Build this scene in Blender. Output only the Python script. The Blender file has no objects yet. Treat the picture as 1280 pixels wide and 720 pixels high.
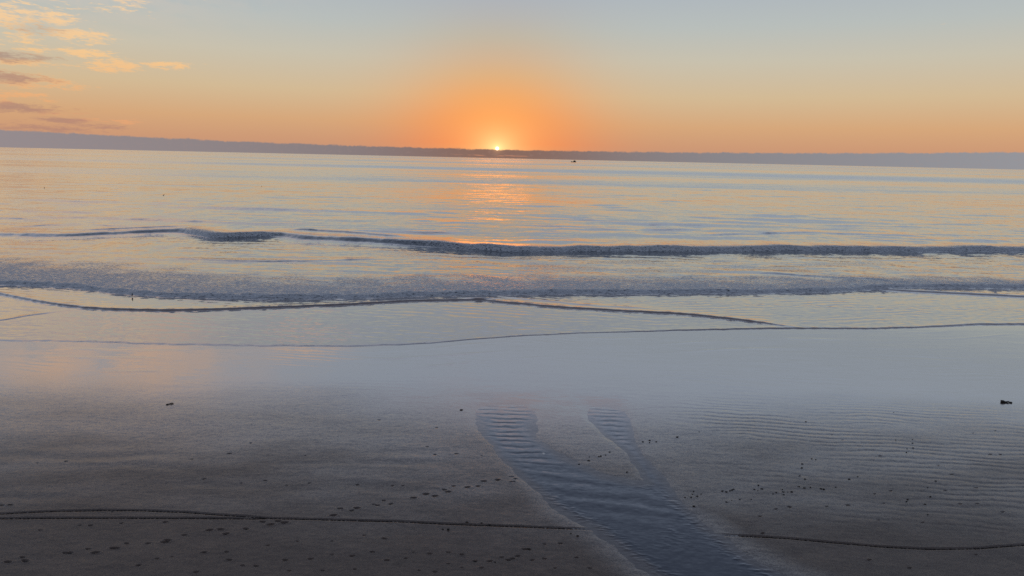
import bpy, bmesh, math, random
import numpy as np
from mathutils import Vector, Matrix

random.seed(4)
RNG = np.random.default_rng(7)
SC = bpy.context.scene
COL = SC.collection
R = math.radians

# ------------------------------------------------------------------ camera
CAM_H = 9.0
FPX = 949.0                      # focal length in pixels of a 1280 wide frame
PITCH, ROLL = R(9.69), R(1.25)
F = Vector((0, math.cos(PITCH), -math.sin(PITCH)))
R0 = Vector((1, 0, 0)); U0 = R0.cross(F)
RT = math.cos(ROLL) * R0 + math.sin(ROLL) * U0
UP = math.cos(ROLL) * U0 - math.sin(ROLL) * R0
cd = bpy.data.cameras.new('camera'); cam = bpy.data.objects.new('camera', cd); COL.objects.link(cam)
m = Matrix.Identity(4)
for i in range(3):
    m[i][0], m[i][1], m[i][2] = RT[i], UP[i], -F[i]
m[2][3] = CAM_H
cam.matrix_world = m
cd.sensor_width = 36; cd.lens = 36 * FPX / 1280
cd.clip_start = 0.1; cd.clip_end = 90000
SC.camera = cam
SC.view_settings.view_transform = 'Standard'
SC.view_settings.look = 'None'
SC.view_settings.exposure = 0.0
SC.view_settings.gamma = 1.0

def ray(px, py):
    v = F + RT * ((px - 640) / FPX) + UP * ((360 - py) / FPX)
    return v.normalized()
def ground(px, py, z=0.0):
    """where a line of sight of the photograph meets the level z"""
    d = ray(px, py); t = (z - CAM_H) / d.z
    return (d.x * t, d.y * t)
def azel(px, py):
    d = ray(px, py)
    return math.degrees(math.atan2(d.x, d.y)), math.degrees(math.asin(d.z))

def lin(c):
    return tuple(((v / 255) / 12.92 if v / 255 <= 0.04045 else ((v / 255 + 0.055) / 1.055) ** 2.4) for v in c)

# ------------------------------------------------------------------ node helper
class NT:
    def __init__(s, tree): s.t = tree; s.n = tree.nodes; s.l = tree.links
    def put(s, sock, v):
        if isinstance(v, bpy.types.NodeSocket): s.l.new(v, sock)
        elif v is not None:
            sock.default_value = v
    def math(s, op, a, b=None, c=None, clamp=False):
        n = s.n.new('ShaderNodeMath'); n.operation = op; n.use_clamp = clamp
        for i, v in enumerate((a, b, c)):
            if v is not None: s.put(n.inputs[i], v)
        return n.outputs[0]
    def add(s, a, b): return s.math('ADD', a, b)
    def sub(s, a, b): return s.math('SUBTRACT', a, b)
    def mul(s, a, b): return s.math('MULTIPLY', a, b)
    def sstep(s, lo, hi, x):
        n = s.n.new('ShaderNodeMapRange'); n.interpolation_type = 'SMOOTHSTEP'
        s.put(n.inputs['Value'], x); s.put(n.inputs['From Min'], lo); s.put(n.inputs['From Max'], hi)
        return n.outputs[0]
    def lmap(s, x, a, b, c, d):
        n = s.n.new('ShaderNodeMapRange')
        s.put(n.inputs['Value'], x)
        for k, v in (('From Min', a), ('From Max', b), ('To Min', c), ('To Max', d)): s.put(n.inputs[k], v)
        return n.outputs[0]
    def vmath(s, op, a, b=None, scale=None):
        n = s.n.new('ShaderNodeVectorMath'); n.operation = op
        s.put(n.inputs[0], a)
        if b is not None: s.put(n.inputs[1], b)
        if scale is not None: s.put(n.inputs['Scale'], scale)
        return n.outputs[0]
    def comb(s, x, y, z):
        n = s.n.new('ShaderNodeCombineXYZ')
        for i, v in enumerate((x, y, z)): s.put(n.inputs[i], v)
        return n.outputs[0]
    def sep(s, v):
        n = s.n.new('ShaderNodeSeparateXYZ'); s.put(n.inputs[0], v); return n.outputs
    def noise(s, vec, scale=1.0, detail=3.0, rough=0.5, dist=0.0, color=False):
        n = s.n.new('ShaderNodeTexNoise')
        s.put(n.inputs['Vector'], vec); s.put(n.inputs['Scale'], scale); s.put(n.inputs['Detail'], detail)
        s.put(n.inputs['Roughness'], rough); s.put(n.inputs['Distortion'], dist)
        return n.outputs['Color' if color else 'Fac']
    def mix(s, f, a, b):
        n = s.n.new('ShaderNodeMix'); n.data_type = 'RGBA'
        s.put(n.inputs['Factor'], f)
        for k, v in ((6, a), (7, b)):
            if isinstance(v, tuple) and len(v) == 3: v = (*v, 1)
            s.put(n.inputs[k], v)
        return n.outputs[2]
    def fmix(s, f, a, b):
        n = s.n.new('ShaderNodeMix'); n.data_type = 'FLOAT'
        s.put(n.inputs[0], f); s.put(n.inputs[2], a); s.put(n.inputs[3], b)
        return n.outputs[0]
    def ramp(s, x, stops, lo, hi):
        n = s.n.new('ShaderNodeValToRGB')
        s.put(n.inputs[0], s.lmap(x, lo, hi, 0.0, 1.0))
        el = n.color_ramp.elements
        pts = [((e - lo) / (hi - lo), (*lin(c), 1)) for e, c in stops]
        el[0].position, el[0].color = pts[0]
        el[1].position, el[1].color = pts[-1]
        for p, c in pts[1:-1]:
            k = el.new(p); k.color = c
        return n.outputs[0]
    def attr(s, name):
        n = s.n.new('ShaderNodeAttribute'); n.attribute_name = name; return n.outputs['Fac']

# ------------------------------------------------------------------ world: evening sky, low cloud bank, sun
SUN_AZ, SUN_EL = azel(621.5, 185.5)
world = bpy.data.worlds.new('World'); SC.world = world; world.use_nodes = True
w = NT(world.node_tree); w.n.clear()
tc = w.n.new('ShaderNodeTexCoord').outputs['Generated']
dx, dy, dz = w.sep(tc)
EL = w.math('MULTIPLY', w.math('ARCSINE', dz), 57.29578)
AZ = w.math('MULTIPLY', w.math('ARCTAN2', dx, dy), 57.29578)
DA = w.sub(AZ, SUN_AZ); DE = w.sub(EL, SUN_EL)
def gauss2(u, v):              # exp(-(u^2+v^2))
    return w.math('EXPONENT', w.mul(w.add(w.mul(u, u), w.mul(v, v)), -1.0))
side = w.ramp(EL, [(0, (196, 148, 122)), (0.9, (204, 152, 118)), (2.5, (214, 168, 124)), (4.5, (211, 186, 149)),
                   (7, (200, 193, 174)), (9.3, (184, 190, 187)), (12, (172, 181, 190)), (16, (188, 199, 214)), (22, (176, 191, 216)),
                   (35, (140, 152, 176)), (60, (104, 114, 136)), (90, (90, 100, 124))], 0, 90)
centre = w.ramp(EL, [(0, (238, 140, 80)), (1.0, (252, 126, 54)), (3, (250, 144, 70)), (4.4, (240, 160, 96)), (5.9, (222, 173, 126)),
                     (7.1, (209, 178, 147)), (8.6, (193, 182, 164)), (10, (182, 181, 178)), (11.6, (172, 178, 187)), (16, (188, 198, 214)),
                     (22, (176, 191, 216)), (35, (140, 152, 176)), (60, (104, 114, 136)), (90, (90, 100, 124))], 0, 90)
wc = w.math('EXPONENT', w.mul(w.math('POWER', w.math('ABSOLUTE', w.mul(DA, 1 / 6.7)), 2.0), -1.0))
sky = w.mix(wc, side, centre)
glow = w.math('EXPONENT', w.mul(w.math('SQRT', w.add(w.math('POWER', w.mul(DA, 1 / 2.4), 2.0), w.math('POWER', w.mul(DE, 1 / 2.0), 2.0))), -1.0))
gl = w.n.new('ShaderNodeMix'); gl.data_type = 'RGBA'; gl.blend_type = 'ADD'
w.put(gl.inputs['Factor'], 1.0); w.put(gl.inputs[6], sky)
w.put(gl.inputs[7], w.vmath('SCALE', (0.20, 0.36, 0.16), scale=glow))
sky = gl.outputs[2]
core = w.math('EXPONENT', w.mul(w.math('SQRT', w.add(w.math('POWER', w.mul(DA, 1 / 1.0), 2.0), w.math('POWER', w.mul(DE, 1 / 0.8), 2.0))), -1.0))
gc = w.n.new('ShaderNodeMix'); gc.data_type = 'RGBA'; gc.blend_type = 'ADD'
w.put(gc.inputs['Factor'], 1.0); w.put(gc.inputs[6], sky); w.put(gc.inputs[7], w.vmath('SCALE', (0.3, 0.34, 0.16), scale=core))
sky = gc.outputs[2]
# physically based sky joins in overhead
nish = w.n.new('ShaderNodeTexSky'); nish.sky_type = 'NISHITA'; nish.sun_disc = False
nish.sun_elevation = R(SUN_EL); nish.sun_rotation = R(SUN_AZ); nish.air_density = 1.0; nish.dust_density = 1.5; nish.ozone_density = 2.0
nishc = w.vmath('SCALE', nish.outputs[0], scale=0.10)
sky = w.mix(w.mul(w.sstep(25, 60, EL), 0.4), sky, nishc)
# streaky clouds at the left, lit from below
cv = w.comb(w.add(w.mul(AZ, 0.62), w.mul(EL, 0.5)), w.mul(EL, 3.0), 0.0)
nz1 = w.noise(cv, 0.9, 6.0, 0.62, 0.5)
nz2 = w.noise(w.vmath('ADD', cv, (31.0, 7.0, 3.0)), 3.2, 5.0, 0.62, 0.6)
nmix = w.add(w.mul(nz1, 0.55), w.mul(nz2, 0.45))
def ell(lst):
    tot = None
    for (px, py, rx, ry, s) in lst:
        a, e = azel(px, py); k = 0.0604
        cs = math.cos(R(a)) ** 1.3
        g = w.mul(gauss2(w.mul(w.sub(AZ, a), 1 / (rx * 1.25 * k * cs)), w.mul(w.sub(EL, e), 1 / (ry * 1.3 * k * cs))), s)
        tot = g if tot is None else w.math('MAXIMUM', tot, g)
    return tot
gold = ell([(5, 18, 55, 20, 1), (72, 24, 24, 13, 1), (96, 44, 42, 11, 1), (26, 47, 26, 12, .9), (25, 77, 62, 5, 1), (45, 63, 30, 7, .8),
            (106, 66, 30, 8, 1), (142, 82, 38, 9, 1.05), (205, 82, 44, 5, .95), (36, 101, 58, 12, 1), (25, 118, 40, 5, .9), (65, 126, 10, 3, 1),
            (160, 152, 16, 4, 1), (160, 8, 36, 12, .72), (125, 12, 30, 8, .68), (70, 140, 40, 7, .7), (118, 150, 30, 4, .8), (-60, 40, 60, 40, 1), (-60, 110, 60, 30, 1),
            (110, -40, 130, 22, .85), (-10, -20, 100, 20, .9)])
mauve = ell([(4, 70, 56, 7, 1), (10, 97, 52, 8, 1), (16, 135, 66, 6, 1.05), (78, 150, 40, 4, .95), (128, 158, 34, 4, .9), (40, 160, 90, 6, .9), (45, 35, 44, 12, .62)])
gd = w.sstep(1.60, 1.98, w.add(w.mul(nmix, 2.5), w.mul(gold, 0.68)))
md = w.sstep(1.2, 1.65, w.add(w.mul(nmix, 1.9), w.mul(mauve, 0.62)))
goldc = w.ramp(EL, [(0, (222, 152, 112)), (3, (234, 174, 122)), (6, (246, 200, 144)), (12, (244, 216, 178)), (20, (216, 194, 178))], 0, 20)
sky = w.mix(w.mul(gd, 0.92), sky, goldc)
sky = w.mix(w.mul(md, 0.78), sky, w.ramp(EL, [(0, (186, 138, 118)), (3, (170, 132, 120)), (6, (168, 142, 130)), (10, (178, 172, 164))], 0, 10))
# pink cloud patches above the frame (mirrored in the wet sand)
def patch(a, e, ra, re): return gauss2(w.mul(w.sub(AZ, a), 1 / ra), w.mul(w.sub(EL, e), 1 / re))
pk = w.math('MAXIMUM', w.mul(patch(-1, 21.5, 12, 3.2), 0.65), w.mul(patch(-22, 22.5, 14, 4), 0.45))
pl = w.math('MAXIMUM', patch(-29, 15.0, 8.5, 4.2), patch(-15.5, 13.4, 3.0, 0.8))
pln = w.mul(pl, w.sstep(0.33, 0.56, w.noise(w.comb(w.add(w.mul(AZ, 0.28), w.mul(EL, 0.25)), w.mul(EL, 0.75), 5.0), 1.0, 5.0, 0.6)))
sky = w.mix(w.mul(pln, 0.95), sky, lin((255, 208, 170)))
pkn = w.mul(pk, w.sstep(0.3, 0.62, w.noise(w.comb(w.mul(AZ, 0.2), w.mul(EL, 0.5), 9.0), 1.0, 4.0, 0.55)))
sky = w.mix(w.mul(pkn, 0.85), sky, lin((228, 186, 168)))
# cloud bank lying along the horizon
side_t = w.mul(w.math('ABSOLUTE', DA), 1 / 34.0)
top = w.add(w.add(0.62, w.mul(w.mul(side_t, side_t), 0.42)), w.mul(w.sstep(14.0, 30.0, w.mul(DA, -1.0)), 0.06))
bump = w.noise(w.comb(w.mul(AZ, 0.55), 2.0, 0.0), 1.0, 7.0, 0.68)
top = w.add(top, w.mul(w.sub(bump, 0.5), 0.36))
puff = w.noise(w.comb(w.mul(AZ, 3.0), w.mul(EL, 6.0), 4.0), 1.0, 3.0, 0.55)
bank = w.sstep(0.06, -0.07, w.sub(w.add(EL, w.mul(w.sub(puff, 0.5), 0.16)), top))
bankc = w.mix(wc, w.ramp(AZ, [(-36, (151, 141, 143)), (-12, (137, 126, 127)), (0, (132, 115, 112)), (16, (138, 135, 139)), (36, (151, 151, 156))], -36, 36),
              lin((138, 106, 94)))
bankc = w.mix(w.mul(w.sstep(0.52, 0.7, puff), 0.14), bankc, lin((168, 140, 130)))
lowl = w.mul(gauss2(w.mul(w.sub(DA, -0.2), 1 / 2.8), w.mul(w.sub(EL, 0.17), 1 / 0.05)), w.sstep(0.5, 0.62, w.noise(w.comb(w.mul(AZ, 1.1), w.mul(EL, 8), 1.0), 1.0, 2.0, 0.5)))
bankc = w.mix(w.mul(lowl, 0.5), bankc, lin((236, 158, 118)))
sky = w.mix(bank, sky, bankc)
# the last bit of the sun over the bank
rr = w.math('SQRT', w.add(w.mul(w.mul(DA, DA), 1.0), w.mul(DE, DE)))
disc = w.sstep(0.15, 0.10, rr)
halo = w.math('EXPONENT', w.mul(rr, -1 / 0.17))
ad = w.n.new('ShaderNodeMix'); ad.data_type = 'RGBA'; ad.blend_type = 'ADD'
w.put(ad.inputs['Factor'], 1.0); w.put(ad.inputs[6], sky)
w.put(ad.inputs[7], w.vmath('ADD', w.vmath('SCALE', (2.4, 1.9, 1.2), scale=disc), w.vmath('SCALE', (0.55, 0.28, 0.10), scale=halo)))
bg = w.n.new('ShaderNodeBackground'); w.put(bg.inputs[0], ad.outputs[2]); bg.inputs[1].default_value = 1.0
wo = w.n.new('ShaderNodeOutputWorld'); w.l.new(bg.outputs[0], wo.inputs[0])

# ------------------------------------------------------------------ sun lamp (almost lost behind the bank)
sl = bpy.data.lights.new('sun', 'SUN'); sl.energy = 0.008; sl.angle = R(5.5); sl.color = (1.0, 0.26, 0.07)
so = bpy.data.objects.new('sun', sl); COL.objects.link(so)
sd = ray(621.5, 185.5)
so.rotation_euler = (-sd).to_track_quat('-Z', 'Y').to_euler(); so.location = (0, 0, 60)
SC.cycles.use_denoising = False

# ------------------------------------------------------------------ numpy noise
def _hash(ix, iy, seed):
    h = (ix.astype(np.int64) * 374761393 + iy.astype(np.int64) * 668265263 + seed * 974634777) & 0xFFFFFFFF
    h = ((h ^ (h >> 13)) * 1274126177) & 0xFFFFFFFF
    return ((h ^ (h >> 16)) & 0xFFFF) / 65535.0 * 2 * math.pi
def gnoise(x, y, seed=0):
    ix, iy = np.floor(x), np.floor(y); fx, fy = x - ix, y - iy
    u = fx * fx * fx * (fx * (fx * 6 - 15) + 10); v = fy * fy * fy * (fy * (fy * 6 - 15) + 10)
    def g(ox, oy):
        a = _hash(ix + ox, iy + oy, seed); return np.cos(a) * (fx - ox) + np.sin(a) * (fy - oy)
    return ((g(0, 0) * (1 - u) + g(1, 0) * u) * (1 - v) + (g(0, 1) * (1 - u) + g(1, 1) * u) * v) * 1.5
def fbm(x, y, seed=0, o=4, gain=0.5):
    s = 0; a = 1; t = 0
    for k in range(o):
        s = s + a * gnoise(x * 2 ** k, y * 2 ** k, seed + k * 17); t += a; a *= gain
    return s / t
def ss(a, b, x):
    t = np.clip((x - a) / (b - a), 0, 1); return t * t * (3 - 2 * t)

def grid_mesh(name, X, Y, Z, keep=None, attrs=None, mat=None, kind='structure', smooth=True):
    nr, nc = X.shape
    co = np.stack([X, Y, Z], -1).reshape(-1, 3).astype(np.float32)
    i = np.arange(nr * nc).reshape(nr, nc)
    q = np.stack([i[:-1, :-1], i[:-1, 1:], i[1:, 1:], i[1:, :-1]], -1).reshape(-1, 4)
    if keep is not None:
        k = (keep[:-1, :-1] | keep[:-1, 1:] | keep[1:, 1:] | keep[1:, :-1]).reshape(-1); q = q[k]
    used, inv = np.unique(q, return_inverse=True); q = inv.reshape(-1, 4); co = co[used]
    me = bpy.data.meshes.new(name)
    me.vertices.add(len(co)); me.vertices.foreach_set('co', co.ravel())
    me.loops.add(q.size); me.loops.foreach_set('vertex_index', q.astype(np.int32).ravel())
    me.polygons.add(len(q)); me.polygons.foreach_set('loop_start', np.arange(0, q.size, 4, dtype=np.int32))
    me.update(calc_edges=True)
    me.polygons.foreach_set('use_smooth', np.full(len(q), smooth))
    for an, av in (attrs or {}).items():
        a = me.attributes.new(an, 'FLOAT', 'POINT'); a.data.foreach_set('value', av.reshape(-1)[used].astype(np.float32))
    me.validate()
    o = bpy.data.objects.new(name, me); COL.objects.link(o)
    if mat: me.materials.append(mat)
    if kind: o['kind'] = kind
    return o

def curve(pts):
    """a line traced on the shore (photograph pixels) as y(x) on the ground"""
    g = [ground(*p) for p in pts]; g.sort()
    xs = np.array([p[0] for p in g]); ys = np.array([p[1] for p in g])
    return xs, ys
def along(c, X):
    xs, ys = c
    # gentle smoothing: sample and blur
    xf = np.linspace(xs[0], xs[-1], 600); yf = np.interp(xf, xs, ys)
    k = np.ones(13) / 13; yp = np.convolve(np.pad(yf, 6, 'edge'), k, 'valid')
    return np.interp(X, xf, yp)
def dep2y(py):  # distance of the level picture row (at the middle column)
    return ground(640, py)[1]

# ------------------------------------------------------------------ the lines of the swash and the waves
cA = curve([(-400, 420), (-120, 424), (0, 427), (100, 428), (190, 431), (300, 433), (430, 434), (520, 431), (600, 424), (640, 421), (720, 417), (853, 413.5), (940, 411.5), (985, 411),
            (1086, 411.5), (1153, 409.5), (1193, 407.5), (1220, 405.7), (1280, 405.7), (1400, 408), (1700, 416)])
cB1 = curve([(-300, 352), (-60, 364), (0, 369), (33, 376), (67, 381.7), (100, 385.7), (133, 388), (200, 389.7), (267, 388.5), (333, 386), (427, 382.5), (460, 380.5), (510, 377.5), (600, 376), (640, 375)])
cB2 = curve([(560, 374), (600, 376), (627, 379), (694, 385), (760, 389), (853, 394), (920, 401), (986, 409.5), (1010, 411)])
cB3 = curve([(600, 371), (614, 372), (694, 380), (754, 385.7), (800, 387.5), (840, 391)])
cB4 = curve([(-200, 412), (0, 402), (33, 396), (67, 391.7), (90, 389)])
cC = curve([(-400, 350), (-100, 356), (0, 358), (50, 360), (100, 363), (110, 365.5), (150, 369.5), (200, 373), (267, 375.2), (333, 376.2), (427, 376), (527, 372.5), (610, 371), (711, 369.8), (853, 369),
            (986, 368), (1053, 365.7), (1096, 363.3), (1153, 362), (1280, 363), (1500, 368)])
cC2 = curve([(1060, 361.5), (1096, 363.3), (1153, 366.7), (1220, 370), (1280, 373), (1500, 384)])
cC3 = curve([(930, 344.5), (943, 345), (1036, 351), (1086, 354), (1146, 360), (1170, 362)])
cD = curve([(-400, 296), (-100, 296), (0, 298), (67, 299.5), (117, 297), (167, 294.5), (217, 292.5), (240, 296.5), (267, 301), (300, 300.5), (340, 297), (377, 302), (427, 304), (460, 306), (527, 310), (577, 314.5),
            (627, 318.5), (710, 318.5), (853, 318), (986, 317), (1120, 318), (1280, 317.5), (1600, 319)])
FOAM_D = [(-400, 0), (215, .1), (236, 1), (330, 1), (350, .12), (440, .2), (520, .45), (600, 1), (1280, 1), (1700, .8)]
HGT_D = [(-400, .20), (0, .20), (70, .26), (130, .2), (200, .34), (240, .52), (320, .5), (350, .34), (400, .30), (470, .38), (600, .52), (900, .5), (1280, .46), (1700, .5)]

# ------------------------------------------------------------------ sea
rows = []
py = 456.0
while py > 283:
    rows.append(py); py -= 0.36
while py > 215:
    rows.append(py); py -= 0.6
yr = np.array([dep2y(p) for p in rows])
far = [yr[-1]]
while far[-1] < 60000: far.append(far[-1] * 1.035)
yr = np.concatenate([yr, far[1:]])
tn = np.linspace(-0.92, 0.92, 1150)
tn = np.concatenate([-np.geomspace(0.95, 4, 26)[::-1], tn, np.geomspace(0.95, 4, 26)])
T, Y = np.meshgrid(tn, yr); X = T * Y
PXc = 640 + T * FPX * 1.015                      # rough picture column of a vertex, only to look up the tables above

def front(c, h, w, decay, resid, seed, wig=0.3, wl=2.5):
    yf = along(c, X) + wig * fbm(X / wl, X * 0 + seed, seed, 3)
    s = Y - yf
    return s, h * ss(0, w, s) * (resid + (1 - resid) * np.exp(-np.maximum(s, 0) / decay))

def spread_x(c, a=1.0):
    """fades a line out at both its ends"""
    x0, x1 = c[0][0], c[0][-1]
    return ss(x0, x0 + 3 * a, X) * ss(x1, x1 - 3 * a, X)

Z = np.zeros_like(X)
ydist = np.hypot(X, Y)
sA, fA = front(cA, 0.032 * (1 + 0.9 * ss(4, 14, X)), 0.12 + 0.25 * ss(-1, -9, X), 0.5, 0.6, 3, 0.16, 1.4)
Z += fA
s1, f = front(cB1, 0.11, 0.18, 1.0, 0.35, 11, 0.16, 1.5); Z += f * ss(24.5, 12, X * 0 + X) * 1.0 * ss(cB1[0][-1], cB1[0][-1] - 3, X)
s2, f = front(cB2, 0.105, 0.18, 1.0, 0.3, 13, 0.16, 1.5); Z += f * spread_x(cB2)
s3, f = front(cB3, 0.05, 0.4, 0.8, 0.2, 15, 0.1, 2.2); Z += f * spread_x(cB3)
s4, f = front(cB4, 0.06, 0.4, 0.7, 0.1, 16, 0.1, 2.2); Z += f * ss(cB4[0][-1], cB4[0][-1] - 1.5, X)
sC, f = front(cC, 0.24, 0.8, 5.0, 0.6, 21, 0.30, 2.0); f = f * (1 + 0.5 * fbm(X / 4.0, X * 0, 35, 3)); Z += f
s5, f = front(cC2, 0.14, 0.5, 2.0, 0.3, 23, 0.15, 2.0); Z += f * ss(cC2[0][0], cC2[0][0] + 4, X)
s6, f = front(cC3, 0.16, 0.9, 1.2, 0.1, 25, 0.15, 2.0); Z += f * spread_x(cC3)
hD = np.interp(PXc, *zip(*HGT_D)) * (1 + 0.55 * fbm(X / 6.0, X * 0, 33, 3)); foD = np.interp(PXc, *zip(*FOAM_D))
yD = along(cD, X) + 0.35 * fbm(X / 3.0, X * 0, 31, 4)
sD = Y - yD
wD = 1.9 - 1.0 * foD
crest = hD * ss(0, wD, sD) * np.exp(-(np.maximum(sD - wD, 0) / 4.0) ** 1.3)
trough = -0.10 * np.exp(-((sD + 2.0) / 2.0) ** 2)
Z += crest + trough * (1 - 0.9 * foD)
for pts, h_, w_ in (([(60, 293), (110, 291.5), (167, 289), (217, 287.5), (250, 289)], .22, 1.4), ([(335, 294), (355, 292), (377, 291), (430, 294), (480, 299), (520, 303)], .26, 1.4),
                    ([(225, 261.5), (330, 264.5), (430, 267), (545, 271)], .22, 2.6), ([(190, 326), (260, 329.5), (340, 331), (420, 330), (490, 327)], .10, .9),
                    ([(-20, 288), (20, 286.5), (60, 285), (90, 286)], .14, 1.6), ([(40, 317), (70, 318.5), (110, 318)], .07, .8), ([(935, 271), (965, 272), (1010, 274.5)], .16, 2.2),
                    ([(850, 273), (890, 275), (930, 278)], .18, 2.2), ([(1010, 283), (1060, 285), (1110, 285)], .14, 2.0), ([(870, 297), (930, 296), (1010, 294), (1100, 297), (1180, 299)], .2, 1.8),
                    ([(1140, 272), (1200, 275), (1270, 276)], .14, 2.2), ([(640, 284), (700, 286), (760, 287)], .13, 2.0), ([(500, 278), (560, 281), (630, 282)], .14, 2.2)):
    cc = curve(pts); s_, f = front(cc, h_ * 1.45, w_ * 0.85, w_ * 1.1, 0.0, 37 + int(pts[0][0]), 0.5, 4.0); Z += f * spread_x(cc, 1.2)
# swells behind the breaker: long low crests, sharper on the shore side
deep = ss(0.0, 14.0, sD)
warp = 5.0 * fbm(X / 45, Y / 60, 41, 3)
for (L, A, sd_, ln) in ((13, 0.060, 43, 30), (8.0, 0.050, 47, 14), (4.2, 0.022, 53, 7)):
    amp = A * ss(0.02, 0.5, fbm(X / ln, Y / (L * 1.3), sd_, 3)) * 2.2
    ph = (Y + warp + 2.0 * fbm(X / ln, Y / L / 2, sd_ + 3, 2)) * 2 * math.pi / L
    vis = ss(16.0, 5.0, (Y * Y / (9 * FPX)) * 0.6 * 12 / L)
    Z += deep * vis * amp * (np.sin(ph) - 0.25 * np.cos(2 * ph))
# little waves between breaker and bore
mid = ss(-1.5, -5.0, sD) * ss(0.5, 5.0, sC)
Z += mid * (0.035 * fbm(X / 5.0, Y / 1.4, 61, 4) + 0.020 * np.sin((Y + 1.5 * fbm(X / 14, Y / 14, 67, 2)) * 2 * math.pi / 3.4) * ss(-.1, .4, fbm(X / 16, Y / 5, 71, 2)))
# ripples of the thin swash sheet
film = ss(0.6, -0.6, sC)
obl = (Y * 0.9 + X * 0.22 * np.sign(8 - X) + 0.7 * fbm(X / 4, Y / 4, 73, 3))
Z += film * ss(0.1, 1.2, sA) * (0.004 * np.sin(obl * 2 * math.pi / 0.75) * ss(-0.2, 0.4, fbm(X / 5, Y / 3, 79, 3)) + 0.006 * fbm(X / 0.9, Y / 0.4, 83, 3))
# broken water
upC = np.interp(PXc, [-300, 0, 60, 200, 430, 640, 850, 1000, 1090, 1150, 1280], [18, 18, 16, 14, 13, 12, 11, 10, 8, 7, 7])
foamC = ss(-0.1, 0.25, sC) * ss(1.0, 0.15, sC / upC + 0.35 * fbm(X / 3.0, Y / 2.5, 91, 4))
foamD = ss(0.0, 0.3, sD) * ss(1.0, 0.3, sD / 5.0 + 0.2 * fbm(X / 3, Y / 2, 97, 4)) * foD
wash = 0.42 * mid * np.interp(PXc, [-300, 200, 420, 560, 900, 1280], [.1, .25, .6, 1, 1, .8]) * ss(-0.25, 0.3, fbm(X / 7.0, Y / 3.0, 101, 4))
foam = np.clip(np.maximum(np.maximum(foamC, foamD), wash), 0, 1)
foam = np.maximum(foam, 0.55 * np.exp(-((sA - 0.22) / 0.10) ** 2) * ss(0.0, 0.4, fbm(X / 1.5, Y / 1.5, 115, 3)))
rough_h = np.maximum(foamC * np.exp(-np.maximum(sC, 0) / 6), foamD)
Z += rough_h * (0.07 * fbm(X / 0.8, (Y + 4 * Z) / 0.55, 103, 4) + 0.035 * fbm(X / 0.5, (Y + 3 * Z) / 0.35, 107, 2))
Z += 0.02 * np.clip(foam - rough_h, 0, 1) * fbm(X / 0.7, Y / 0.4, 109, 3)
lipn = np.exp(-(np.minimum(abs(s1), abs(s2)) / 0.5) ** 2) + 0.4 * np.exp(-(sA / 0.4) ** 2)
Z += 0.018 * np.clip(lipn, 0, 1) * fbm(X / 0.5, Y / 0.3, 113, 3)
Z -= 0.05 * ss(0.02, -0.25, sA)                       # the sheet dives under the sand at its edge

def principled(name):
    mt = bpy.data.materials.new(name); mt.use_nodes = True
    return mt, NT(mt.node_tree), mt.node_tree.nodes['Principled BSDF']
def sheen(k, b, normal, rough, amount):
    """a clear film of water over the surface: mirror share that grows towards grazing angles"""
    lw = k.n.new('ShaderNodeLayerWeight'); lw.inputs['Blend'].default_value = 0.5; k.put(lw.inputs['Normal'], normal)
    g = k.n.new('ShaderNodeBsdfGlossy'); k.put(g.inputs['Roughness'], rough); k.put(g.inputs['Normal'], normal)
    g.inputs['Color'].default_value = (0.97, 0.97, 0.97, 1)
    mx = k.n.new('ShaderNodeMixShader'); k.put(mx.inputs[0], k.mul(k.math('POWER', lw.outputs['Facing'], 4.0), amount))
    k.l.new(b.outputs[0], mx.inputs[1]); k.l.new(g.outputs[0], mx.inputs[2])
    k.l.new(mx.outputs[0], k.n['Material Output'].inputs['Surface'])
def perturb(k, vec):
    g = k.n.new('ShaderNodeNewGeometry')
    return k.vmath('NORMALIZE', k.vmath('ADD', g.outputs['Normal'], vec))

sea_mat, k, b = principled('sea_water')
P = k.n.new('ShaderNodeNewGeometry').outputs['Position']
px_, py_, pz_ = k.sep(P)
fo, fi, dp = k.attr('foam'), k.attr('film'), k.attr('deep')
def slope(sx, sy, ax, ay, det=2.0, seed=0.0, rough=0.5):
    c = k.noise(k.vmath('ADD', k.vmath('MULTIPLY', P, (sx, sy, 0.0)), (seed, seed * 1.7, seed)), 1.0, det, rough, 0.3, color=True)
    return k.vmath('MULTIPLY', k.vmath('SUBTRACT', c, (0.5, 0.5, 0.5)), (ax, ay, 0.0))
tot = k.vmath('SCALE', slope(2.2, 4.5, 0.24, 0.15, 3, 3.0), scale=k.fmix(fi, 1.0, 0.6))
tot = k.vmath('ADD', tot, k.vmath('SCALE', slope(0.28, 0.9, 0.18, 0.14, 3, 7.0), scale=k.fmix(fi, 1.0, 0.25)))
tot = k.vmath('ADD', tot, k.vmath('SCALE', slope(0.022, 0.085, 0.04, 0.09, 4, 11.0), scale=dp))
tot = k.vmath('ADD', tot, k.vmath('SCALE', slope(0.0025, 0.011, 0.02, 0.06, 5, 13.0), scale=dp))
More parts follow.
